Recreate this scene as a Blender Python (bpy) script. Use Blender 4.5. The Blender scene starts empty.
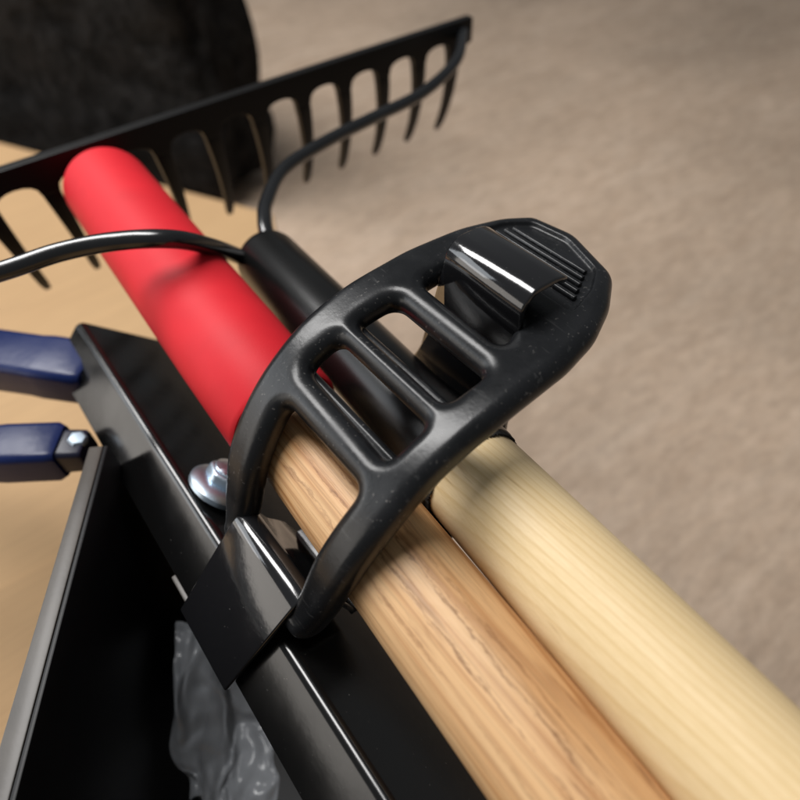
import bpy, bmesh, math, random
from mathutils import Vector, Matrix, noise

random.seed(7)
sc = bpy.context.scene
COL = sc.collection
MM = 0.001
GZ = 420.0            # millimetres from the concrete floor up to the camera


def W(p):             # rack millimetres -> world metres, floor at z = 0
    return Vector((p[0] * MM, p[1] * MM, (p[2] + GZ) * MM))


# ------------------------------------------------------------------ materials
def new_mat(name):
    m = bpy.data.materials.new(name)
    m.use_nodes = True
    nt = m.node_tree
    nt.nodes.clear()
    out = nt.nodes.new('ShaderNodeOutputMaterial')
    b = nt.nodes.new('ShaderNodeBsdfPrincipled')
    nt.links.new(b.outputs[0], out.inputs[0])
    return m, nt, b


def N(nt, typ, **kw):
    n = nt.nodes.new(typ)
    for k, v in kw.items():
        if hasattr(n, k):
            setattr(n, k, v)
        else:
            n.inputs[k].default_value = v
    return n


def coords(nt, scale=(1, 1, 1), rot=(0, 0, 0), loc=(0, 0, 0), src='Object'):
    tc = nt.nodes.new('ShaderNodeTexCoord')
    mp = nt.nodes.new('ShaderNodeMapping')
    mp.inputs['Scale'].default_value = scale
    mp.inputs['Rotation'].default_value = rot
    mp.inputs['Location'].default_value = loc
    nt.links.new(tc.outputs[src], mp.inputs[0])
    return mp


def noise_n(nt, vec, scale, detail=4, rough=.55, dist=0.0):
    n = nt.nodes.new('ShaderNodeTexNoise')
    n.inputs['Scale'].default_value = scale
    n.inputs['Detail'].default_value = detail
    n.inputs['Roughness'].default_value = rough
    n.inputs['Distortion'].default_value = dist
    nt.links.new(vec.outputs[0], n.inputs['Vector'])
    return n


def ramp(nt, fac, stops, interp='LINEAR'):
    r = nt.nodes.new('ShaderNodeValToRGB')
    r.color_ramp.interpolation = interp
    els = r.color_ramp.elements
    while len(els) < len(stops):
        els.new(0.5)
    for e, (p, c) in zip(els, stops):
        e.position = p
        e.color = (c, c, c, 1) if isinstance(c, (int, float)) else (*c, 1)
    nt.links.new(fac, r.inputs[0])
    return r


def mix(nt, a, b, fac, mode='MIX'):
    m = nt.nodes.new('ShaderNodeMix')
    m.data_type = 'RGBA'
    m.blend_type = mode
    for sock, v in ((m.inputs[6], a), (m.inputs[7], b), (m.inputs[0], fac)):
        if hasattr(v, 'is_linked'):
            nt.links.new(v, sock)
        elif isinstance(v, (int, float)):
            sock.default_value = v
        else:
            sock.default_value = (*v, 1)
    return m.outputs[2]


def bump(nt, b, h, strength, dist):
    bp = nt.nodes.new('ShaderNodeBump')
    bp.inputs['Strength'].default_value = strength
    bp.inputs['Distance'].default_value = dist
    nt.links.new(h, bp.inputs['Height'])
    nt.links.new(bp.outputs[0], b.inputs['Normal'])
    return bp


def mat_rubber():
    m, nt, b = new_mat('moulded_black_rubber')
    c = coords(nt)
    big = noise_n(nt, c, 70, 4)
    fine = noise_n(nt, c, 900, 3)
    speck = noise_n(nt, c, 900, 2, .5)
    dust = ramp(nt, speck.outputs[0], [(.655, 0.0), (.70, 1.0)])
    patch = ramp(nt, big.outputs[0], [(.42, 0.0), (.68, 1.0)])
    col = mix(nt, (.0065, .0070, .0080), (.0105, .0112, .0128), patch.outputs[0])
    d2 = mix(nt, (0, 0, 0), dust.outputs[0], patch.outputs[0])
    col = mix(nt, col, (.10, .095, .09), d2)
    scu = noise_n(nt, coords(nt, (1, .12, 1), rot=(0, 0, .5)), 420, 3, .7)
    scr = ramp(nt, scu.outputs[0], [(.64, 0.0), (.70, .35)])
    col = mix(nt, col, (.06, .06, .06), scr.outputs[0])
    nt.links.new(col, b.inputs['Base Color'])
    rr = ramp(nt, big.outputs[0], [(.3, .25), (.7, .38)])
    nt.links.new(rr.outputs[0], b.inputs['Roughness'])
    b.inputs['Specular IOR Level'].default_value = .42
    bump(nt, b, fine.outputs[0], .10, .0004)
    return m


def mat_gloss(name, base=(.008, .008, .009), rough=.12, wob=.25, spec=.6, rmul=None, coat=0.0):
    m, nt, b = new_mat(name)
    c = coords(nt)
    peel = noise_n(nt, c, 160, 3)
    fine = noise_n(nt, c, 40, 4)
    speck = noise_n(nt, c, 1100, 2, .5)
    dust = ramp(nt, speck.outputs[0], [(.73, 0.0), (.78, .6)])
    nt.links.new(mix(nt, base, (.10, .095, .09), dust.outputs[0]), b.inputs['Base Color'])
    rr = ramp(nt, fine.outputs[0], [(.3, rough), (.75, rough * 1.9)])
    nt.links.new(rr.outputs[0], b.inputs['Roughness'])
    b.inputs['Specular IOR Level'].default_value = spec
    b.inputs['Coat Weight'].default_value = coat
    b.inputs['Coat Roughness'].default_value = .06
    bump(nt, b, peel.outputs[0], wob, .0006)
    return m


def mat_satin(name, base, rough, spec=.5, bump_scale=500, bump_s=.08, var=.25, metal=0.0):
    m, nt, b = new_mat(name)
    c = coords(nt)
    big = noise_n(nt, c, 45, 4)
    f = noise_n(nt, c, bump_scale, 3)
    dk = tuple(x * (1 - var) for x in base)
    lt = tuple(min(1, x * (1 + var)) for x in base)
    rr = ramp(nt, big.outputs[0], [(.3, dk), (.7, lt)])
    nt.links.new(rr.outputs[0], b.inputs['Base Color'])
    b.inputs['Roughness'].default_value = rough
    b.inputs['Specular IOR Level'].default_value = spec
    b.inputs['Metallic'].default_value = metal
    bump(nt, b, f.outputs[0], bump_s, .0004)
    return m


def mat_ash():
    """flat-sawn ash/hickory: long brown earlywood bands, reddish tears, fine pores"""
    m, nt, b = new_mat('ash_wood')
    c = coords(nt, (1, .045, 1), loc=(.013, 0, .009))
    warp = noise_n(nt, c, 55, 3)
    vm = nt.nodes.new('ShaderNodeVectorMath'); vm.operation = 'MULTIPLY_ADD'
    nt.links.new(warp.outputs['Color'], vm.inputs[0])
    vm.inputs[1].default_value = (.010, .0, .010)
    nt.links.new(c.outputs[0], vm.inputs[2])
    wv = nt.nodes.new('ShaderNodeTexWave')
    wv.wave_type = 'RINGS'; wv.rings_direction = 'Y'; wv.wave_profile = 'SAW'
    wv.inputs['Scale'].default_value = 115
    wv.inputs['Distortion'].default_value = 2.2
    wv.inputs['Detail'].default_value = 2
    wv.inputs['Detail Scale'].default_value = 2
    nt.links.new(vm.outputs[0], wv.inputs['Vector'])
    base = ramp(nt, wv.outputs[0], [(0.0, (.57, .310, .135)), (.45, (.63, .375, .180)), (.72, (.52, .265, .105)),
                                    (.90, (.38, .165, .056)), (1.0, (.57, .31, .13))])
    # pores
    cp = coords(nt, (1, .02, 1))
    p = noise_n(nt, cp, 1500, 4, .68)
    pr = ramp(nt, p.outputs[0], [(.47, 0.0), (.70, .75)])
    col = mix(nt, base.outputs[0], (.30, .14, .05), pr.outputs[0])
    # pale wide zones
    cl = coords(nt, (1, .12, 1))
    w = noise_n(nt, cl, 70, 2)
    wr = ramp(nt, w.outputs[0], [(.45, 0.0), (.68, .45)])
    col = mix(nt, col, (.72, .51, .29), wr.outputs[0])
    # ragged red-brown tears that follow the grain
    ct = coords(nt, (1, .05, 1), loc=(.3, .1, .2))
    t = noise_n(nt, ct, 190, 6, .72, .4)
    ta = ramp(nt, t.outputs[0], [(.56, 0.0), (.60, 1.0)])
    tm = noise_n(nt, coords(nt, (1, .3, 1), loc=(.07, .02, .03)), 45, 2)
    tmr = ramp(nt, tm.outputs[0], [(.48, 0.0), (.62, .85)])
    tear = mix(nt, (0, 0, 0), ta.outputs[0], tmr.outputs[0])
    col = mix(nt, col, (.17, .062, .024), tear)
    sep = nt.nodes.new('ShaderNodeSeparateXYZ'); tco = nt.nodes.new('ShaderNodeTexCoord')
    nt.links.new(tco.outputs['Object'], sep.inputs[0])
    wig = noise_n(nt, coords(nt, (1, .25, 1)), 120, 4, .7)
    wid = noise_n(nt, coords(nt, (1, .5, 1), loc=(.4, .2, .1)), 150, 3, .6)
    fine = noise_n(nt, coords(nt, (1, .22, 1)), 700, 4, .75)

    def mth(op, a_, b_, c_=None):
        q = nt.nodes.new('ShaderNodeMath'); q.operation = op
        for i, v in enumerate((a_, b_, c_)):
            if v is None:
                continue
            if hasattr(v, 'is_linked'):
                nt.links.new(v, q.inputs[i])
            else:
                q.inputs[i].default_value = v
        return q.outputs[0]
    for x0, w0, amt in ((.0015, .00038, .8), (-.0036, .00032, .75), (-.0086, .00028, .6), (.0052, .00028, .55), (.0028, .00020, .5)):
        xx = mth('MULTIPLY_ADD', sep.outputs[1], -.031, sep.outputs[0])
        xx = mth('MULTIPLY_ADD', wig.outputs[0], .0044, xx)
        xx = mth('MULTIPLY_ADD', fine.outputs[0], .0030, xx)
        dd = mth('ABSOLUTE', mth('SUBTRACT', xx, x0 + .0037), 0)
        ww = mth('MULTIPLY', mth('SUBTRACT', wid.outputs[0], .34), w0 * 4.2)
        k_ = mth('SUBTRACT', ww, dd)
        kr = nt.nodes.new('ShaderNodeMapRange')
        kr.inputs['From Min'].default_value = -.0002; kr.inputs['From Max'].default_value = .0004
        kr.inputs['To Min'].default_value = 0; kr.inputs['To Max'].default_value = amt
        nt.links.new(k_, kr.inputs['Value'])
        col = mix(nt, col, (.15, .055, .016), kr.outputs[0])
    nt.links.new(col, b.inputs['Base Color'])
    b.inputs['Roughness'].default_value = .42
    b.inputs['Specular IOR Level'].default_value = .42
    hm = mix(nt, p.outputs[0], (0, 0, 0), tear)
    bump(nt, b, hm, .35, .0005)
    return m


def mat_pine():
    m, nt, b = new_mat('pale_pine_wood')
    c = coords(nt, (1, .012, 1), loc=(.02, 0, .04))
    warp = noise_n(nt, coords(nt, (1, .15, 1)), 60, 2)
    vm = nt.nodes.new('ShaderNodeVectorMath'); vm.operation = 'MULTIPLY_ADD'
    nt.links.new(warp.outputs['Color'], vm.inputs[0])
    vm.inputs[1].default_value = (.0012, 0, .0012)
    nt.links.new(c.outputs[0], vm.inputs[2])
    wv = nt.nodes.new('ShaderNodeTexWave')
    wv.wave_type = 'BANDS'; wv.bands_direction = 'X'; wv.wave_profile = 'SAW'
    wv.inputs['Scale'].default_value = 150
    wv.inputs['Distortion'].default_value = .6
    wv.inputs['Detail'].default_value = 3
    wv.inputs['Detail Scale'].default_value = 3
    nt.links.new(vm.outputs[0], wv.inputs['Vector'])
    base = ramp(nt, wv.outputs[0], [(0.0, (.71, .545, .315)), (.6, (.695, .525, .295)), (.88, (.62, .445, .225)), (1.0, (.69, .52, .295))])
    f = noise_n(nt, coords(nt, (1, .03, 1)), 1500, 3, .6)
    fr = ramp(nt, f.outputs[0], [(.40, 0.0), (.75, .45)])
    col = mix(nt, base.outputs[0], (.56, .40, .18), fr.outputs[0])
    w = noise_n(nt, coords(nt, (1, .15, 1), loc=(.2, .1, 0)), 55, 2)
    wr = ramp(nt, w.outputs[0], [(.42, 0.0), (.7, .55)])
    col = mix(nt, col, (.75, .60, .375), wr.outputs[0])
    st = noise_n(nt, coords(nt, (1, .035, 1), loc=(.5, .3, .1)), 260, 3, .6)
    sr = ramp(nt, st.outputs[0], [(.67, 0.0), (.72, .55)])
    col = mix(nt, col, (.36, .22, .09), sr.outputs[0])
    nt.links.new(col, b.inputs['Base Color'])
    b.inputs['Roughness'].default_value = .47
    b.inputs['Specular IOR Level'].default_value = .34
    g = noise_n(nt, coords(nt, (1, .25, 1)), 2200, 2, .6)
    bump(nt, b, g.outputs[0], .22, .0004)
    return m


def mat_floor():
    m, nt, b = new_mat('brown_concrete')
    c = coords(nt, (1, 1, 1), rot=(0, 0, .63))
    s = coords(nt, (1, 3.4, 1), rot=(0, 0, .45))
    a = noise_n(nt, s, 9, 6, .62)
    d = noise_n(nt, c, 3.2, 3, .5)
    e = noise_n(nt, s, 34, 4, .6)
    r1 = ramp(nt, a.outputs[0], [(.28, (.38, .275, .195)), (.5, (.46, .345, .252)), (.74, (.55, .43, .328))])
    r2 = ramp(nt, e.outputs[0], [(.3, (.38, .277, .197)), (.7, (.54, .418, .318))])
    col = mix(nt, r1.outputs[0], r2.outputs[0], .45)
    g = noise_n(nt, coords(nt, (1, 2.2, 1), rot=(0, 0, .45)), 62, 4, .65)
    r4 = ramp(nt, g.outputs[0], [(.34, .86), (.66, 1.09)])
    col = mix(nt, col, r4.outputs[0], 1.0, 'MULTIPLY')
    r3 = ramp(nt, d.outputs[0], [(.35, .82), (.65, 1.1)])
    col = mix(nt, col, r3.outputs[0], .8, 'MULTIPLY')
    nt.links.new(col, b.inputs['Base Color'])
    b.inputs['Roughness'].default_value = .6
    bump(nt, b, e.outputs[0], .12, .002)
    return m


def mat_card():
    m, nt, b = new_mat('corrugated_cardboard')
    c = coords(nt)
    a = noise_n(nt, c, 6, 4)
    fl = noise_n(nt, coords(nt, (12, 400, 12)), 1, 2)
    r1 = ramp(nt, a.outputs[0], [(.3, (.41, .252, .120)), (.7, (.47, .30, .148))])
    fr = ramp(nt, fl.outputs[0], [(.35, .93), (.65, 1.03)])
    nt.links.new(mix(nt, r1.outputs[0], fr.outputs[0], 1.0, 'MULTIPLY'), b.inputs['Base Color'])
    b.inputs['Roughness'].default_value = .75
    bump(nt, b, fl.outputs[0], .15, .001)
    return m


def mat_fabric():
    m, nt, b = new_mat('black_woven_fabric')
    c = coords(nt)
    a = noise_n(nt, c, 45, 5, .65)
    r1 = ramp(nt, a.outputs[0], [(.40, (.003, .003, .003)), (.64, (.017, .0165, .0165))])
    nt.links.new(r1.outputs[0], b.inputs['Base Color'])
    b.inputs['Roughness'].default_value = .8
    b.inputs['Specular IOR Level'].default_value = .12
    bump(nt, b, a.outputs[0], .6, .010)
    return m


def mat_film():
    m, nt, b = new_mat('clear_plastic_film')
    b.inputs['Base Color'].default_value = (.80, .84, .90, 1)
    b.inputs['Roughness'].default_value = .18
    b.inputs['Alpha'].default_value = .16
    b.inputs['Specular IOR Level'].default_value = 1.0
    return m


M = dict(
    rubber=mat_rubber(),
    hook=mat_gloss('glossy_black_powder_coat', rough=.085, wob=.12, spec=.75, coat=.4),
    rail=mat_gloss('black_enamelled_steel', (.004, .004, .004), rough=.13, wob=.06, spec=.65),
    inner=mat_satin('dark_steel', (.006, .006, .007), .45, spec=.3),
    lip=mat_satin('steel_reflection_tint', (.055, .047, .039), .45, spec=.6),  # cardboard reflected in the black steel, put into the base colour as grey-brown
    red=mat_satin('red_foam_vinyl', (.62, .014, .024), .58, spec=.3, bump_scale=1500, bump_s=.10, var=.06),
    ash=mat_ash(), pine=mat_pine(),
    rake=mat_satin('black_painted_steel', (.003, .0028, .0028), .45, spec=.22, bump_scale=700),
    ferrule=mat_satin('black_painted_socket', (.004, .004, .004), .30, spec=.42, bump_scale=300, bump_s=.04),
    rod=mat_satin('black_painted_rod', (.008, .0085, .0095), .22, spec=.9, bump_scale=700, bump_s=.06),
    zinc=mat_satin('zinc_plated_steel', (.56, .67, .78), .38, metal=1.0, bump_scale=600, bump_s=.1, var=.1),
    navy=mat_gloss('navy_blue_paint', (.006, .016, .085), rough=.25, wob=.2, spec=.35),
    navydark=mat_satin('dark_navy_collar', (.008, .010, .030), .4),
    floor=mat_floor(), card=mat_card(), fabric=mat_fabric(), film=mat_film(),
    tape=mat_satin('frayed_black_lining', (.012, .011, .010), .8, bump_scale=900, bump_s=.6),
)


# ------------------------------------------------------------------ objects
def link(name, me, mat, parent=None, smooth=True, base=None):
    o = bpy.data.objects.new(name, me)
    COL.objects.link(o)
    if mat:
        me.materials.clear(); me.materials.append(mat)
    if smooth:
        for p in me.polygons:
            p.use_smooth = True
    if parent is not None:
        o.parent = parent
    return o


def root_of(o):
    while o.parent:
        o = o.parent
    return o


def build(name, bm, mat, parent=None, smooth=True, angle=40, bevel=0.0, seg=2):
    """bm is in rack millimetres; ends as one mesh object in metres"""
    if parent is not None:
        org = root_of(parent)['_o']
    else:
        org = [0, 0, 0]
        n = max(1, len(bm.verts))
        org = [sum(v.co.x for v in bm.verts) / n, sum(v.co.y for v in bm.verts) / n, min(v.co.z for v in bm.verts)]
    bmesh.ops.recalc_face_normals(bm, faces=bm.faces)
    if bevel > 0:
        es = [e for e in bm.edges if len(e.link_faces) == 2 and e.calc_face_angle(0) > math.radians(35)]
        bmesh.ops.bevel(bm, geom=es, offset=bevel, segments=seg, affect='EDGES', profile=.5, clamp_overlap=True)
    for v in bm.verts:
        v.co = (v.co - Vector(org)) * MM
    me = bpy.data.meshes.new(name)
    bm.to_mesh(me); bm.free()
    if smooth:
        try:
            me.set_sharp_from_angle(angle=math.radians(angle))
        except Exception:
            pass
    o = link(name, me, mat, parent, smooth)
    if parent is None:
        o.location = W(org)
    return o


def thing(name, base, label, cat, group=None):
    o = bpy.data.objects.new(name, None)
    COL.objects.link(o)
    o.location = W(base)
    o.empty_display_size = .02
    o['_o'] = list(base)
    o['label'] = label; o['category'] = cat
    if group:
        o['group'] = group
    return o


def tag(o, label, cat, group=None):
    o['label'] = label; o['category'] = cat
    if group:
        o['group'] = group
    return o


def catmull(pts, n=8):
    P = [Vector(p) for p in pts]
    P = [P[0] * 2 - P[1]] + P + [P[-1] * 2 - P[-2]]
    out = []
    for i in range(1, len(P) - 2):
        for k in range(n):
            t = k / n
            a, b, c, d = P[i - 1], P[i], P[i + 1], P[i + 2]
            out.append(.5 * ((2 * b) + (c - a) * t + (2 * a - 5 * b + 4 * c - d) * t * t + (3 * b - a - 3 * c + d) * t ** 3))
    out.append(P[-2])
    return out


def tube(bm, pts, rad, seg=20, caps=True, sx=1.0, up=None, round_cap=0):
    """swept tube; rad a number or list; sx scales along the frame's second axis"""
    P = [Vector(p) for p in pts]
    R = rad if isinstance(rad, (list, tuple)) else [rad] * len(P)
    rings = []
    prev = None
    for i, p in enumerate(P):
        t = (P[min(i + 1, len(P) - 1)] - P[max(i - 1, 0)]).normalized()
        if prev is None:
            u = Vector(up) if up else (Vector((0, 0, 1)) if abs(t.z) < .9 else Vector((1, 0, 0)))
        else:
            u = prev
        u = (u - t * u.dot(t)).normalized()
        prev = u
        w = t.cross(u)
        rings.append([bm.verts.new(p + (u * math.cos(a) + w * sx * math.sin(a)) * R[i])
                      for a in (2 * math.pi * k / seg for k in range(seg))])
    for a, b in zip(rings, rings[1:]):
        for k in range(seg):
            bm.faces.new((a[k], a[(k + 1) % seg], b[(k + 1) % seg], b[k]))
    if caps:
        bm.faces.new(list(reversed(rings[0])))
        bm.faces.new(rings[-1])
    return rings


def lathe(bm, org, axis, prof, seg=64):
    """prof: (distance along axis, radius)"""
    ax = Vector(axis).normalized()
    u = ax.orthogonal().normalized(); w = ax.cross(u)
    o = Vector(org)
    rings = []
    for d, r in prof:
        if r < 1e-6:
            rings.append([bm.verts.new(o + ax * d)])
        else:
            rings.append([bm.verts.new(o + ax * d + (u * math.cos(a) + w * math.sin(a)) * r)
                          for a in (2 * math.pi * k / seg for k in range(seg))])
    for a, b in zip(rings, rings[1:]):
        for k in range(seg):
            j = (k + 1) % seg
            if len(a) == 1 and len(b) == 1:
                continue
            if len(a) == 1:
                bm.faces.new((a[0], b[j], b[k]))
            elif len(b) == 1:
                bm.faces.new((a[k], a[j], b[0]))
            else:
                bm.faces.new((a[k], a[j], b[j], b[k]))
    for r_, rev in ((rings[0], True), (rings[-1], False)):
        if len(r_) > 1:
            bm.faces.new(list(reversed(r_)) if rev else r_)


def prism(bm, poly, direction):
    """closed polygon (3D points) pushed along direction"""
    d = Vector(direction)
    a = [bm.verts.new(Vector(p)) for p in poly]
    b = [bm.verts.new(Vector(p) + d) for p in poly]
    n = len(a)
    bm.faces.new(a); bm.faces.new(list(reversed(b)))
    for i in range(n):
        bm.faces.new((a[i], b[i], b[(i + 1) % n], a[(i + 1) % n]))


def sheet(bm, path, th, y0, y1):
    """bent sheet: XZ centre line given thickness th, between y0 and y1"""
    P = [Vector((p[0], p[1])) for p in path]
    L, Rr = [], []
    for i, p in enumerate(P):
        t = (P[min(i + 1, len(P) - 1)] - P[max(i - 1, 0)]).normalized()
        n = Vector((-t.y, t.x))
        L.append(p + n * th / 2); Rr.append(p - n * th / 2)
    poly = L + list(reversed(Rr))
    ny = 1
    prism(bm, [(q.x, y0, q.y) for q in poly], (0, y1 - y0, 0))


def arc(c, r, a0, a1, n=10):
    return [(c[0] + r * math.cos(math.radians(a0 + (a1 - a0) * k / n)), c[1] + r * math.sin(math.radians(a0 + (a1 - a0) * k / n))) for k in range(n + 1)]


def box(bm, x0, x1, y0, y1, z0, z1):
    prism(bm, [(x0, y0, z0), (x1, y0, z0), (x1, y1, z0), (x0, y1, z0)], (0, 0, z1 - z0))


def remeshed(bm, voxel, smooth_it, fac=.5):
    me = bpy.data.meshes.new('tmp')
    bm.to_mesh(me); bm.free()
    o = bpy.data.objects.new('tmp', me)
    COL.objects.link(o)
    r = o.modifiers.new('r', 'REMESH'); r.mode = 'VOXEL'; r.voxel_size = voxel; r.adaptivity = 0
    s = o.modifiers.new('s', 'SMOOTH'); s.factor = fac; s.iterations = smooth_it
    dg = bpy.context.evaluated_depsgraph_get()
    dg.update()
    ev = bpy.data.meshes.new_from_object(o.evaluated_get(dg))
    nb = bmesh.new(); nb.from_mesh(ev)
    bpy.data.objects.remove(o); bpy.data.meshes.remove(me); bpy.data.meshes.remove(ev)
    return nb


# ------------------------------------------------------------------ floor, carton, bags
FL = -GZ
bm = bmesh.new()
box(bm, -2500, 3500, -1500, 4500, FL - 40, FL)
fl = build('floor', bm, M['floor'], smooth=False)
fl['kind'] = 'structure'

CT = -330.0      # carton top
bm = bmesh.new()
prism(bm, [(216, 497, FL + .5), (-290, 1515, FL + .5), (-1100, 1100, FL + .5), (-900, -500, FL + .5), (-60, -500, FL + .5), (60, 160, FL + .5)], (0, 0, CT - FL - .5))
carton = build('cardboard_carton', bm, M['card'], smooth=False, bevel=2.0)
tag(carton, 'large flat tan cardboard carton lying on the brown floor under the rake', 'cardboard box')
bm = bmesh.new()   # loose top flap whose edge makes the seam
prism(bm, [(-900, 330, CT + 1), (-20, 250, CT + 1), (40, 160, CT + 1), (-60, -480, CT + 1), (-890, -480, CT + 1)], (0, 0, 4))
bm2 = bm
carton['_o'] = [0, 0, 0]


def child_of_mesh(name, bm, mat, parent, **kw):
    o = build(name, bm, mat, None, **kw)
    w = o.location.copy()
    o.parent = parent
    o.location = w - parent.location
    return o


child_of_mesh('box_flap', bm2, M['card'], carton, smooth=False, bevel=.8)

# dark crumpled bag behind the rake
bm = bmesh.new()
bmesh.ops.create_cube(bm, size=1)
bmesh.ops.subdivide_edges(bm, edges=bm.edges, cuts=28, use_grid_fill=True)
rad = Vector((.90, .44, 0)).normalized(); lat = Vector((-rad.y, rad.x, 0))
for v in bm.verts:
    c = v.co.copy() * 2
    e = 9.0
    ln = (abs(c.x) ** e + abs(c.y) ** e + abs(c.z) ** e) ** (1 / e)
    c = c / max(ln, 1e-6) * max(abs(c.x), abs(c.y), abs(c.z))
    wob = noise.fractal(Vector((c.x * 2.2, c.y * 2.2, c.z * 2.2)), 1.0, 2.0, 4)
    p = lat * (c.x * 330) + rad * (c.y * 60) + Vector((0, 0, 1)) * ((c.z + 1) * 230)
    nrm = (lat * c.x + rad * c.y + Vector((0, 0, c.z))).normalized()
    p += nrm * wob * 14
    p.z = max(p.z, 1.5)
    v.co = p + Vector((142, 975, FL + 1))
bag = build('cloth_bag', bm, M['fabric'])
tag(bag, 'black crumpled cloth bag standing on the floor behind the cardboard carton and the rake', 'bag')

# ------------------------------------------------------------------ the rack
rack = thing('tool_rack', (0, 120, CT + 5), 'glossy black steel tool rack with folded hooks that carries the handles', 'tool rack')
EX, EZ = 5.5, -172.0
c40, s40 = math.cos(math.radians(46)), math.sin(math.radians(46))
lat2 = (c40, -s40); dn = (-s40, -c40)          # across the top face, down the left face


def rk(u, v):     # rack section coordinates (u across the top, v down the side)
    return (EX + lat2[0] * u + dn[0] * v, EZ + lat2[1] * u + dn[1] * v)


# rail: folded channel, top face + left face + right face
bm = bmesh.new()
r0 = 2.2
path = [rk(0, 22.5), rk(0, r0)]
for k in range(7):
    a = math.radians(90 * k / 6)
    path.append(rk(r0 - r0 * math.cos(a), r0 - r0 * math.sin(a)))
path += [rk(70, 0)]
for k in range(7):
    a = math.radians(90 * k / 6)
    path.append(rk(70 + r0 * math.sin(a), r0 - r0 * math.cos(a)))
path += [rk(72.2, 22.5)]
sheet(bm, path, 1.6, -260, 240)
rail = build('rail', bm, M['rail'], rack, angle=50)

# small bright weld tab below the left face
bm = bmesh.new()
a = rk(-.4, 23.2)
box(bm, a[0] - 1.2, a[0] + 1.2, 92, 116, a[1] - 2.4, a[1] + .8)
build('weld_tab', bm, M['lip'], rack, bevel=.5)

# web below the rail that closes the tray on its right side
bm = bmesh.new()
a = rk(12, 24)
sheet(bm, [rk(10, 4), rk(10, 26), (rk(10, 26)[0] + 2, CT + 6)], 1.6, -260, 229)
build('web_panel', bm, M['inner'], rack)

# splayed left wall of the tray, with a folded lip
TZ = -172.0
A = Vector((-8.5, 168, 0)); B = Vector((-150, -58, 0))
dv = (B - A).normalized(); nv = Vector((dv.y, -dv.x, 0))
if nv.x > 0:
    nv = -nv
bm = bmesh.new()
prism(bm, [(A.x, A.y, CT + 6), (B.x, B.y, CT + 6), (B.x, B.y, TZ), (A.x, A.y, TZ)], nv * 1.6)
build('tray_wall', bm, M['inner'], rack, bevel=.5)
bm = bmesh.new()
l0, l1 = A + nv * 1.8, B + nv * 1.8
prism(bm, [(l0.x, l0.y, TZ - 1.6), (l1.x, l1.y, TZ - 1.6), (l1.x + nv.x * 8, l1.y + nv.y * 8, TZ - 1.6), (l0.x + nv.x * 5, l0.y + nv.y * 5, TZ - 1.6)], (0, 0, 1.6))
build('tray_lip', bm, M['lip'], rack, bevel=.5)
# tray floor
bm = bmesh.new()
prism(bm, [(A.x, A.y, CT + 6), (B.x, B.y, CT + 6), (B.x + 110, -60, CT + 6), (22, 30, CT + 6), (22, 228, CT + 6), (-5, 228, CT + 6)], (0, 0, 1.6))
build('tray_floor', bm, M['inner'], rack)

# left hook, right hook and the saddle plate between them
HY0, HY1 = 68.5, 102.5
th = 2.0
f0 = (-.69, -.724)
rc = (14.2, -161.2); rr_ = 4.0
bm = bmesh.new()
fl_end = (rc[0] + rr_ * math.cos(math.radians(136)) + f0[0] * 37, rc[1] + rr_ * math.sin(math.radians(136)) + f0[1] * 37)
path = [fl_end] + arc(rc, rr_, 136, 20, 14) + [(19.8, -166.0), (22.5, -170.5), (24.5, -174), (28, -186)]
sheet(bm, path, th, HY0, HY1)
for v in bm.verts:
    if v.co.x < 8 and v.co.y < 80:
        v.co.y += 3.5 * min(1, (8 - v.co.x) / 20)
build('strap_hook', bm, M['hook'], rack, angle=50, bevel=.55)
bm = bmesh.new()
rc2 = (99.2, -104.2)
path = [(94.5, -186), (94.5, -160), (94.4, -150), (94.2, -137), (93.9, -120), (93.5, -106)] + arc(rc2, 5.7, 180, 84, 16) + [(104, -98.7), (107, -99.4), (109.2, -100.8)]
sheet(bm, path, th, 73.5, 103.5)
for v in bm.verts:
    if v.co.z < -120 and v.co.y > 90:
        v.co.y += min(18, (-120 - v.co.z) * .45)
build('strap_hook', bm, M['hook'], rack, angle=50, bevel=.55)
bm = bmesh.new()
sheet(bm, [(27.0, -187.2), (60, -187.2), (95.6, -187.2)], 2.0, HY0, HY1 + 1)
build('saddle_plate', bm, M['rail'], rack, bevel=.4)
bm = bmesh.new()      # two moulded rests that carry the handles above the saddle
prism(bm, [(33.5, 78, -186), (92.2, 78, -186), (92.2, 78, -163)] +
      [(73 + 16.8 * math.cos(math.radians(t)), 78, -148.2 + 16.8 * math.sin(math.radians(t))) for t in range(-50, -131, -10)] +
      [(40.4 + 16.0 * math.cos(math.radians(t)), 78, -152.1 + 16.0 * math.sin(math.radians(t))) for t in range(-50, -131, -10)] +
      [(33.5, 78, -168)], (0, 16, 0))
build('handle_rest', bm, M['inner'], rack)

# flange bolt on the top face
bolt_o = rk(10.5, -.8); bo = Vector((bolt_o[0] + 1, 129, bolt_o[1] + 2))
nrm = Vector((s40, 0, c40))
bm = bmesh.new()
lathe(bm, bo, nrm, [(0, 10.6), (.6, 11.2), (2.2, 11.2), (3.0, 10.5), (4.6, 7.8)], 48)
wsh = build('bolt', bm, M['zinc'], rack)
bm = bmesh.new()
hx = Vector((c40, 0, -s40)); hy = Vector((0, 1, 0))
hexr = [bo + nrm * 3.8 + (hx * math.cos(math.radians(60 * k + 12)) + hy * math.sin(math.radians(60 * k + 12))) * 7.6 for k in range(6)]
prism(bm, hexr, nrm * 5)
lathe(bm, bo + nrm * 8.6, nrm, [(0, 6.4), (1.0, 5.6), (1.8, 3.4), (2.1, 0)], 32)
build('bolt_head', bm, M['zinc'], wsh, bevel=1.5, angle=80)

# ------------------------------------------------------------------ long handle with red grip
axd = Vector((.035, 1, .018))
ax0 = Vector((39.7, 60, -152.4))


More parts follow.
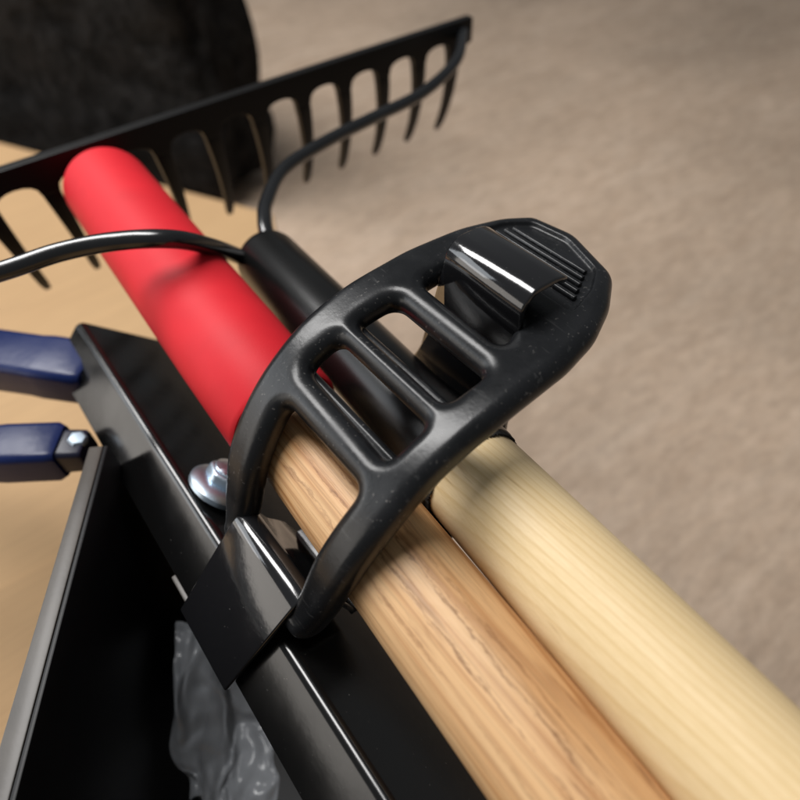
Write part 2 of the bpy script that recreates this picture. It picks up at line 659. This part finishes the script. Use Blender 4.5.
def on_ash(y):
    return ax0 + axd * (y - 60)


tool = thing('long_tool_handle', (38, 60, -170), 'brown grained wooden handle with a red rubber grip on its far end', 'tool handle')
bm = bmesh.new()
L0, L1 = -300, 118
lathe(bm, on_ash(L0), axd, [(0, 15.8), (200, 15.7), (330, 15.6), (425, 15.5), (440, 15.5)], 96)
build('wooden_shaft', bm, M['ash'], tool)
bm = bmesh.new()
g0 = on_ash(120)
gl = 183.0
prof = [(0, 15.7), (.6, 18.2), (2, 19.2), (40, 19.6), (gl - 12, 19.6)]
for k in range(1, 13):
    a = math.radians(90 * k / 12)
    prof.append((gl - 12 + 12 * math.sin(a), 5.5 + 14.1 * math.cos(a) if k < 12 else 0))
prof.insert(-1, (gl - .06, 5.6))
lathe(bm, g0, axd, prof[:-1] + [(gl, 0)], 96)
build('red_grip', bm, M['red'], tool)

# ------------------------------------------------------------------ bow rake
rake = thing('bow_rake', (75, 100, -165), 'black bow rake with two curved arms and a pale pine handle', 'rake')
pd = Vector((.08, 1, -.07)).normalized()
p0 = Vector((71.2, 60, -146.8))


def on_pine(y):
    return p0 + pd * ((y - 60) / pd.y)


bm = bmesh.new()
lathe(bm, on_pine(-320), pd, [(0, 16.2), (200, 16.0), (340, 15.7), (384, 15.5), (387.2, 15.3), (388.6, 14.7), (389.4, 13.5), (389.6, 0)], 128)
build('pine_handle', bm, M['pine'], rake)
bm = bmesh.new()
fp = [(66, 14.4), (65.6, 15.9), (66.2, 16.5), (68, 16.6), (78, 16.0), (90, 14.7), (100, 14.0), (150, 13.9), (206, 13.7), (208.5, 13.2), (209.8, 11.6), (210, 9.5), (206.5, 8.8), (206.4, 0)]
lathe(bm, on_pine(0), pd, fp, 96)
fer = build('ferrule', bm, M['ferrule'], rake)
bm = bmesh.new()     # frayed dark lining between handle and ferrule mouth
rgs = []
for j, (yy, r) in enumerate(((64.2, 15.45), (64.0, 16.1), (66.5, 16.2))):
    o = on_pine(yy); u = pd.orthogonal().normalized(); w = pd.cross(u)
    rgs.append([bm.verts.new(o + pd * (random.uniform(-.45, .45) if j < 2 else 0) + (u * math.cos(2 * math.pi * k / 240) + w * math.sin(2 * math.pi * k / 240)) * (r + (random.uniform(-.2, .25) if j == 1 else 0))) for k in range(240)])
for a, b in zip(rgs, rgs[1:]):
    for k in range(240):
        bm.faces.new((a[k], a[(k + 1) % 240], b[(k + 1) % 240], b[k]))
build('mouth_lining', bm, M['tape'], fer)

# head bar with tines
HC = 99.7; PITCH = 27.9
HYB = 307.0; ZB = -143.2; ZT = -130.6
bm = bmesh.new()
xa, xb = HC - 6.5 * PITCH - 9, HC + 6.5 * PITCH + 9
# lower edge scalloped between the tines
tx = [HC + (k - 6.5) * PITCH - 4.5 for k in range(14)]
poly = [(xa, ZT), (xa, ZB - 1)]
for k in range(14):
    poly += [(tx[k] - 4.2, ZB - 4), (tx[k] + 4.2, ZB - 4)]
    if k < 13:
        g0_, g1_ = tx[k] + 4.4, tx[k + 1] - 4.4
        for q in range(1, 8):
            a = math.pi * q / 8
            poly.append(((g0_ + g1_) / 2 - (g1_ - g0_) / 2 * math.cos(a), ZB - 4 + 6.5 * math.sin(a) ** .7))
poly += [(xb, ZB - 1), (xb, ZT)]
prism(bm, [(x, HYB - 3, z) for x, z in poly], (0, 6, 0))
build('rake_head', bm, M['rake'], rake, smooth=False, bevel=.6, seg=2)


def tine_bm(x):
    b_ = bmesh.new()
    n = 10
    rows = []
    for i in range(n + 1):
        t = i / n
        cx = x + 5.4 * t
        cy = HYB + 4.0 * t + 16.5 * t * t
        cz = ZB - 3.6 + (-206 - ZB + 3.6) * t
        w = (4.2 * (1 - t) ** 1.6 + 2.3 * (1 - (1 - t) ** 1.6)) * (1 if i < n else .75)
        dpt = (2.9 * (1 - t) + 2.0 * t) * (1 if i < n else .75)
        rows.append([b_.verts.new((cx + sx * w, cy + sy * dpt, cz)) for sx, sy in ((-1, -1), (1, -1), (1, 1), (-1, 1))])
    for a, b in zip(rows, rows[1:]):
        for k in range(4):
            b_.faces.new((a[k], a[(k + 1) % 4], b[(k + 1) % 4], b[k]))
    b_.faces.new(rows[0]); b_.faces.new(list(reversed(rows[-1])))
    return b_


t0 = build('tine', tine_bm(tx[0]), M['rake'], rake, bevel=.8, seg=2)
for k in range(1, 14):
    t = t0.copy(); COL.objects.link(t)
    t.parent = rake
    t.location = (PITCH * MM * k, 0, 0)

# bow arms: round rods from the ferrule to the ends of the head
fz = on_pine(202)
left = [(78, 190, -153), (76, 199, -152.5), (70.5, 206.5, -149), (57.2, 195, -132), (43.5, 189, -119.5), (28, 197, -117.5), (10.9, 205.5, -118.6), (-8.2, 210, -120), (-36, 217, -120.5), (-64, 236, -124), (-82, 268, -131), (xa + 8, 304, -137)]
right = [(84, 192, -155), (84.5, 203, -152), (87, 211, -149), (91, 219.5, -147.5), (99.5, 232.5, -147.8), (120.5, 251.5, -147.3), (151, 260, -146.6), (185, 265, -146.5), (222, 270, -146), (258, 283, -142), (xb - 8, 304, -137)]
for pts in (left, right):
    bm = bmesh.new()
    tube(bm, catmull(pts, 10), 3.25, 24)
    build('bow_arm', bm, M['rod'], rake)

# ------------------------------------------------------------------ rubber strap
strap = thing('ladder_strap', (60, 90, -165), 'moulded black rubber ladder strap stretched over the handles between two hooks', 'strap')
curve = [(9.6, -166.8), (13.5, -163.5), (17.5, -156), (24.2, -141.5), (34.5, -129.3), (45.5, -121.3), (57, -116.3), (70, -113.4), (85, -112.6), (98, -112.4), (110, -112.6), (122, -113.4), (137, -115)]
CV = catmull([(x, 0, z) for x, z in curve], 10)


ARC = [0.0]
for a, b in zip(CV, CV[1:]):
    ARC.append(ARC[-1] + (b - a).length)


def at_x(x):                    # arc length where the strap passes X = x
    for i in range(len(CV) - 1):
        if CV[i].x <= x <= CV[i + 1].x:
            t = (x - CV[i].x) / max(1e-9, CV[i + 1].x - CV[i].x)
            return ARC[i] + (ARC[i + 1] - ARC[i]) * t
    return ARC[-1] + (x - CV[-1].x) if x > CV[-1].x else x - CV[0].x


def bend(p):                    # flat strap (length, width, height) -> its place over the handles
    q = min(max(p.x, 0), ARC[-1] - 1e-6)
    for i in range(len(ARC) - 1):
        if ARC[i] <= q <= ARC[i + 1]:
            break
    def tang(k):
        return (CV[min(k + 1, len(CV) - 1)] - CV[max(k - 1, 0)]).normalized()
    t = (q - ARC[i]) / max(1e-9, ARC[i + 1] - ARC[i])
    c = CV[i].lerp(CV[i + 1], t)
    tg = tang(i).lerp(tang(i + 1), t).normalized()
    nn = Vector((-tg.z, 0, tg.x))
    c = c + tg * (p.x - q)
    return Vector((c.x, p.y, c.z)) + nn * p.z


def rounded(poly, rad, n=6):
    out = []
    m = len(poly)
    for i in range(m):
        p, a_, b_ = Vector(poly[i]), Vector(poly[i - 1]), Vector(poly[(i + 1) % m])
        da, db = (a_ - p), (b_ - p)
        k = min(rad, da.length * .48, db.length * .48)
        s0, s1 = p + da.normalized() * k, p + db.normalized() * k
        for j in range(n + 1):
            t = j / n
            out.append(s0 * (1 - t) ** 2 + p * 2 * t * (1 - t) + s1 * t * t)
    return out


TH = 4.7
def flat_prism(poly, z0, z1, rad):
    b_ = bmesh.new()
    pts = rounded([(at_x(x), y) for x, y in poly], rad)
    prism(b_, [(q.x, q.y, z0) for q in pts], (0, 0, z1 - z0))
    bmesh.ops.recalc_face_normals(b_, faces=b_.faces)
    m_ = bpy.data.meshes.new('tmp'); b_.to_mesh(m_); b_.free()
    o_ = bpy.data.objects.new('tmp', m_); COL.objects.link(o_)
    return o_


near = [(8.6, 64), (13, 61.2), (18, 58.8), (24, 56.6), (36, 55.8), (50, 56.2), (70, 56.2), (95, 57.4), (108, 60.0), (121, 65.8), (132.8, 74), (140.5, 95)]
far = [(137.5, 111), (127.5, 116.2), (112, 119.6), (92, 121.2), (70, 120.5), (54, 119.6), (35, 117.0), (24, 115.0), (17, 112.5), (8.6, 107)]
holes = [[(13.4, 71.2), (24, 69.6), (38.6, 68.6), (38.4, 103.6), (24, 101), (13.4, 99.4)],
         [(45.8, 68.0), (57.9, 67.6), (57.9, 106.5), (46.9, 106.5)],
         [(63.9, 68.4), (77.4, 68.5), (77.4, 106.2), (64.0, 106.6)],
         [(86.0, 72.6), (96.2, 76.5), (98.4, 106.4), (86.6, 106.0)]]
recess = [(108, 69), (120, 72.5), (128.5, 78), (134.4, 94), (132.5, 107), (125, 111.5), (112, 113.5), (107.5, 113)]
import numpy as np
strap_o = flat_prism(near + far, -TH, TH, 3.0)
cut = [flat_prism(q, -9, 9, 3.8) for q in holes] + [flat_prism(recess, TH - 1.6, 9, 2.0)]
for k, o_ in enumerate(cut):
    md = strap_o.modifiers.new('b%d' % k, 'BOOLEAN'); md.operation = 'DIFFERENCE'; md.solver = 'EXACT'; md.object = o_
rm = strap_o.modifiers.new('r', 'REMESH'); rm.mode = 'VOXEL'; rm.voxel_size = .45
dg = bpy.context.evaluated_depsgraph_get(); dg.update()
ev = bpy.data.meshes.new_from_object(strap_o.evaluated_get(dg))
for o_ in cut + [strap_o]:
    m_ = o_.data; bpy.data.objects.remove(o_); bpy.data.meshes.remove(m_)
# round every moulded edge over a full radius: thickness follows the distance to the outline
co_ = np.empty(len(ev.vertices) * 3); ev.vertices.foreach_get('co', co_); co_ = co_.reshape(-1, 3)
dist = np.full(len(co_), 1e9)
for poly, rad_ in [(near + far, 3.0)] + [(q, 3.8) for q in holes]:
    pts = [(q.x, q.y) for q in rounded([(at_x(x), y) for x, y in poly], rad_)]
    for (ax_, ay_), (bx_, by_) in zip(pts, pts[1:] + pts[:1]):
        ex, ey = bx_ - ax_, by_ - ay_
        L2 = ex * ex + ey * ey
        if L2 < 1e-9:
            continue
        t_ = np.clip(((co_[:, 0] - ax_) * ex + (co_[:, 1] - ay_) * ey) / L2, 0, 1)
        dist = np.minimum(dist, np.hypot(co_[:, 0] - ax_ - t_ * ex, co_[:, 1] - ay_ - t_ * ey))
RR = 4.6
u_ = np.clip(dist / RR, 0.0, 1.0)
co_[:, 2] *= np.sqrt(np.clip(1 - (1 - u_) ** 2, .004, 1))
ev.vertices.foreach_set('co', co_.ravel())
sb = bmesh.new(); sb.from_mesh(ev); bpy.data.meshes.remove(ev)
sb = remeshed(sb, .42, 9, .5)
# moulded ledges: a lower step beside each rung and a fine parting line round the edge
for v in sb.verts:
    v.co = bend(v.co)
body = build('strap_body', sb, M['rubber'], strap, angle=180)
bm = bmesh.new()
for x0, x1 in ((44.2, 48.4), (62.4, 66.4), (84.6, 88.4)):
    pr_ = [(0, -1.6), (0, 1.4), (x1 - x0 - 1.0, 1.4), (x1 - x0, .4), (x1 - x0, -1.6)]
    s0 = at_x(x0)
    poly = [bend(Vector((s0 + u, 66.5, w - 2.2))) for u, w in pr_]
    prism(bm, poly, (0, 41, 0))
build('moulded_ledge', bm, M['rubber'], strap, bevel=.4)


def cz_at(x):
    return bend(Vector((at_x(x), 0, 0))).z


# ribbed finger grip moulded on the pull end
bm = bmesh.new()
for i, x in enumerate((114.0, 117.0, 120.0, 123.0, 126.0)):
    z = cz_at(x) + TH - 1.7 + .7
    prof = [(-1.0, -.9), (-.9, .3), (-.45, .75), (.45, .75), (.9, .3), (1.0, -.9)]
    y0 = 73 + i * 1.6; y1 = 111.5 - i * .8
    prism(bm, [(x + u, y0, z + v) for u, v in prof], (0, y1 - y0, 0))
build('grip_ribs', bm, M['rubber'], strap, bevel=.15)

# ------------------------------------------------------------------ navy blue handles
def blue_handle(name, p_tip, direction, hw, hh, length, label, nut):
    d_ = Vector(direction).normalized()
    side = d_.cross(Vector((0, 0, 1))).normalized(); up_ = side.cross(d_)
    t = thing(name, p_tip, label, 'handle', 'navy blue handles beside the rack')

    def sec(dist, w, h, r=.38):
        o = Vector(p_tip) - d_ * dist
        out = []
        for sx_, sy_ in ((1, 1), (-1, 1), (-1, -1), (1, -1)):
            for q in range(6):
                a = math.atan2(sy_, sx_) - math.pi / 4 + math.pi / 2 * q / 5
                rr0 = min(w, h) * r
                out.append(o + side * (sx_ * (w - rr0) + rr0 * math.cos(a)) + up_ * (sy_ * (h - rr0) + rr0 * math.sin(a)))
        return out

    def loft(secs):
        b_ = bmesh.new()
        rs = [[b_.verts.new(p) for p in s] for s in secs]
        n = len(rs[0])
        for a, b in zip(rs, rs[1:]):
            for k in range(n):
                b_.faces.new((a[k], a[(k + 1) % n], b[(k + 1) % n], b[k]))
        b_.faces.new(rs[0]); b_.faces.new(list(reversed(rs[-1])))
        return b_
    build('grip', loft([sec(7, hw * .86, hh * .86), sec(9.5, hw, hh), sec(30, hw * 1.02, hh), sec(36, hw * .98, hh * .97), sec(length, hw * 1.04, hh * 1.02)]), M['navy'], t)
    build('collar', loft([sec(-2, hw * .62, hh * .62), sec(-1, hw * .7, hh * .7), sec(7.5, hw * .74, hh * .74)]), M['navydark'], t)
    if nut:
        b_ = bmesh.new()
        lathe(b_, Vector(p_tip) - d_ * 1.0 + up_ * 4 - side * 1, up_ + d_ * .3, [(0, 3.6), (2.4, 3.6), (3.2, 2.8), (3.4, 0)], 6)
        build('nut', b_, M['zinc'], t)
    return t


blue_handle('blue_handle', (5.5, 218, -187), (28, -33, 0), 12.0, 9.5, 190, 'upper navy blue handle running under the black rail edge', False)
blue_handle('blue_handle', (-17.5, 187, -188), (21, -15.5, 0), 9.5, 8.5, 190, 'lower navy blue handle with a bright zinc nut at its tip', True)

# ------------------------------------------------------------------ plastic bag in the tray
bm = bmesh.new()
bmesh.ops.create_grid(bm, x_segments=110, y_segments=110, size=1)
FOLDS = []
for k in range(18):
    an = random.uniform(0, math.pi)
    FOLDS.append((math.cos(an), math.sin(an), random.uniform(-.85, .85), random.choice((-1, 1)) * random.uniform(5, 17)))
hs = [sum(q[3] * abs(q[0] * v.co.x + q[1] * v.co.y - q[2]) for q in FOLDS) for v in bm.verts]
lo_, hi_ = min(hs), max(hs)
for v, hgt_ in zip(bm.verts, hs):
    x, y = v.co.x, v.co.y
    wx = noise.noise(Vector((x * 1.8, y * 1.8, 9))) * 5; wy = noise.noise(Vector((x * 1.8, y * 1.8, 5))) * 7
    al, ac = y * 30 + wy, x * 17 + wx
    z = -282 + 52 * (hgt_ - lo_) / (hi_ - lo_) + noise.noise(Vector((x * 5, y * 5, 2))) * 2.5 - 14 * (x * x + y * y) * .5
    v.co = Vector((-25.5 + .53 * al + .85 * ac, 96 + .85 * al - .53 * ac, max(z, CT + 9)))
pb = build('plastic_bag', bm, M['film'], angle=180)
pb.modifiers.new('thick', 'SOLIDIFY').thickness = .0003
tag(pb, 'crumpled clear plastic bag lying in the black tray', 'plastic bag')

# ------------------------------------------------------------------ camera
cam = bpy.data.cameras.new('camera')
co = bpy.data.objects.new('camera', cam); COL.objects.link(co)
h = Vector((.787, -.485, .38)).normalized()
d = Vector((-.582, -.609, .538)); d = (d - h * h.dot(d)).normalized()
n = h.cross(d)
if n.y > 0:
    n = -n
# rows h, d, n map camera (x right, y down, z forward) to world
right_ = Vector((h.x, d.x, n.x)); up_ = -Vector((h.y, d.y, n.y)); back_ = -Vector((h.z, d.z, n.z))
mw = Matrix((right_, up_, back_)).transposed().to_4x4()
mw.translation = W((0, 0, 0))
co.matrix_world = mw
cam.sensor_width = 36; cam.lens = 27
cam.clip_start = .005; cam.clip_end = 50
cam.dof.use_dof = True
cam.dof.focus_distance = .168
cam.dof.aperture_fstop = 8.0
sc.camera = co

# ------------------------------------------------------------------ light
world = bpy.data.worlds.new('World'); sc.world = world
world.use_nodes = True
wn = world.node_tree
bg = wn.nodes['Background']
bg.inputs['Color'].default_value = (.93, .97, 1.0, 1)
bg.inputs['Strength'].default_value = .13


def area(name, loc, target, sx, sy, power, col):
    l = bpy.data.lights.new(name, 'AREA'); l.shape = 'RECTANGLE'; l.size = sx; l.size_y = sy
    l.energy = power; l.color = col
    o = bpy.data.objects.new(name, l); COL.objects.link(o)
    o.location = loc
    o.rotation_euler = (Vector(target) - Vector(loc)).to_track_quat('-Z', 'Y').to_euler()
    return o


area('ceiling_light', (-.12, .82, 1.50), (-.02, .45, 0), .42, 1.3, 30, (1, .985, .97))
area('left_highlight_lamp', (-1.15, 1.42, 1.10), (.05, .15, .25), 1.0, .75, 7.5, (.90, .95, 1.0))  # added lamp for highlights on ferrule and red grip; no real door there
area('left_fill_lamp', (-1.6, .95, .62), (0, .1, .25), 1.7, .8, 9, (1.0, .93, .85))  # added fill, mirrored by the rail's left face in place of tan surroundings

for o in list(bpy.data.objects):
    if '_o' in o:
        del o['_o']

sc.view_settings.view_transform = 'Standard'
sc.view_settings.look = 'None'
sc.view_settings.exposure = 0
sc.view_settings.gamma = 1
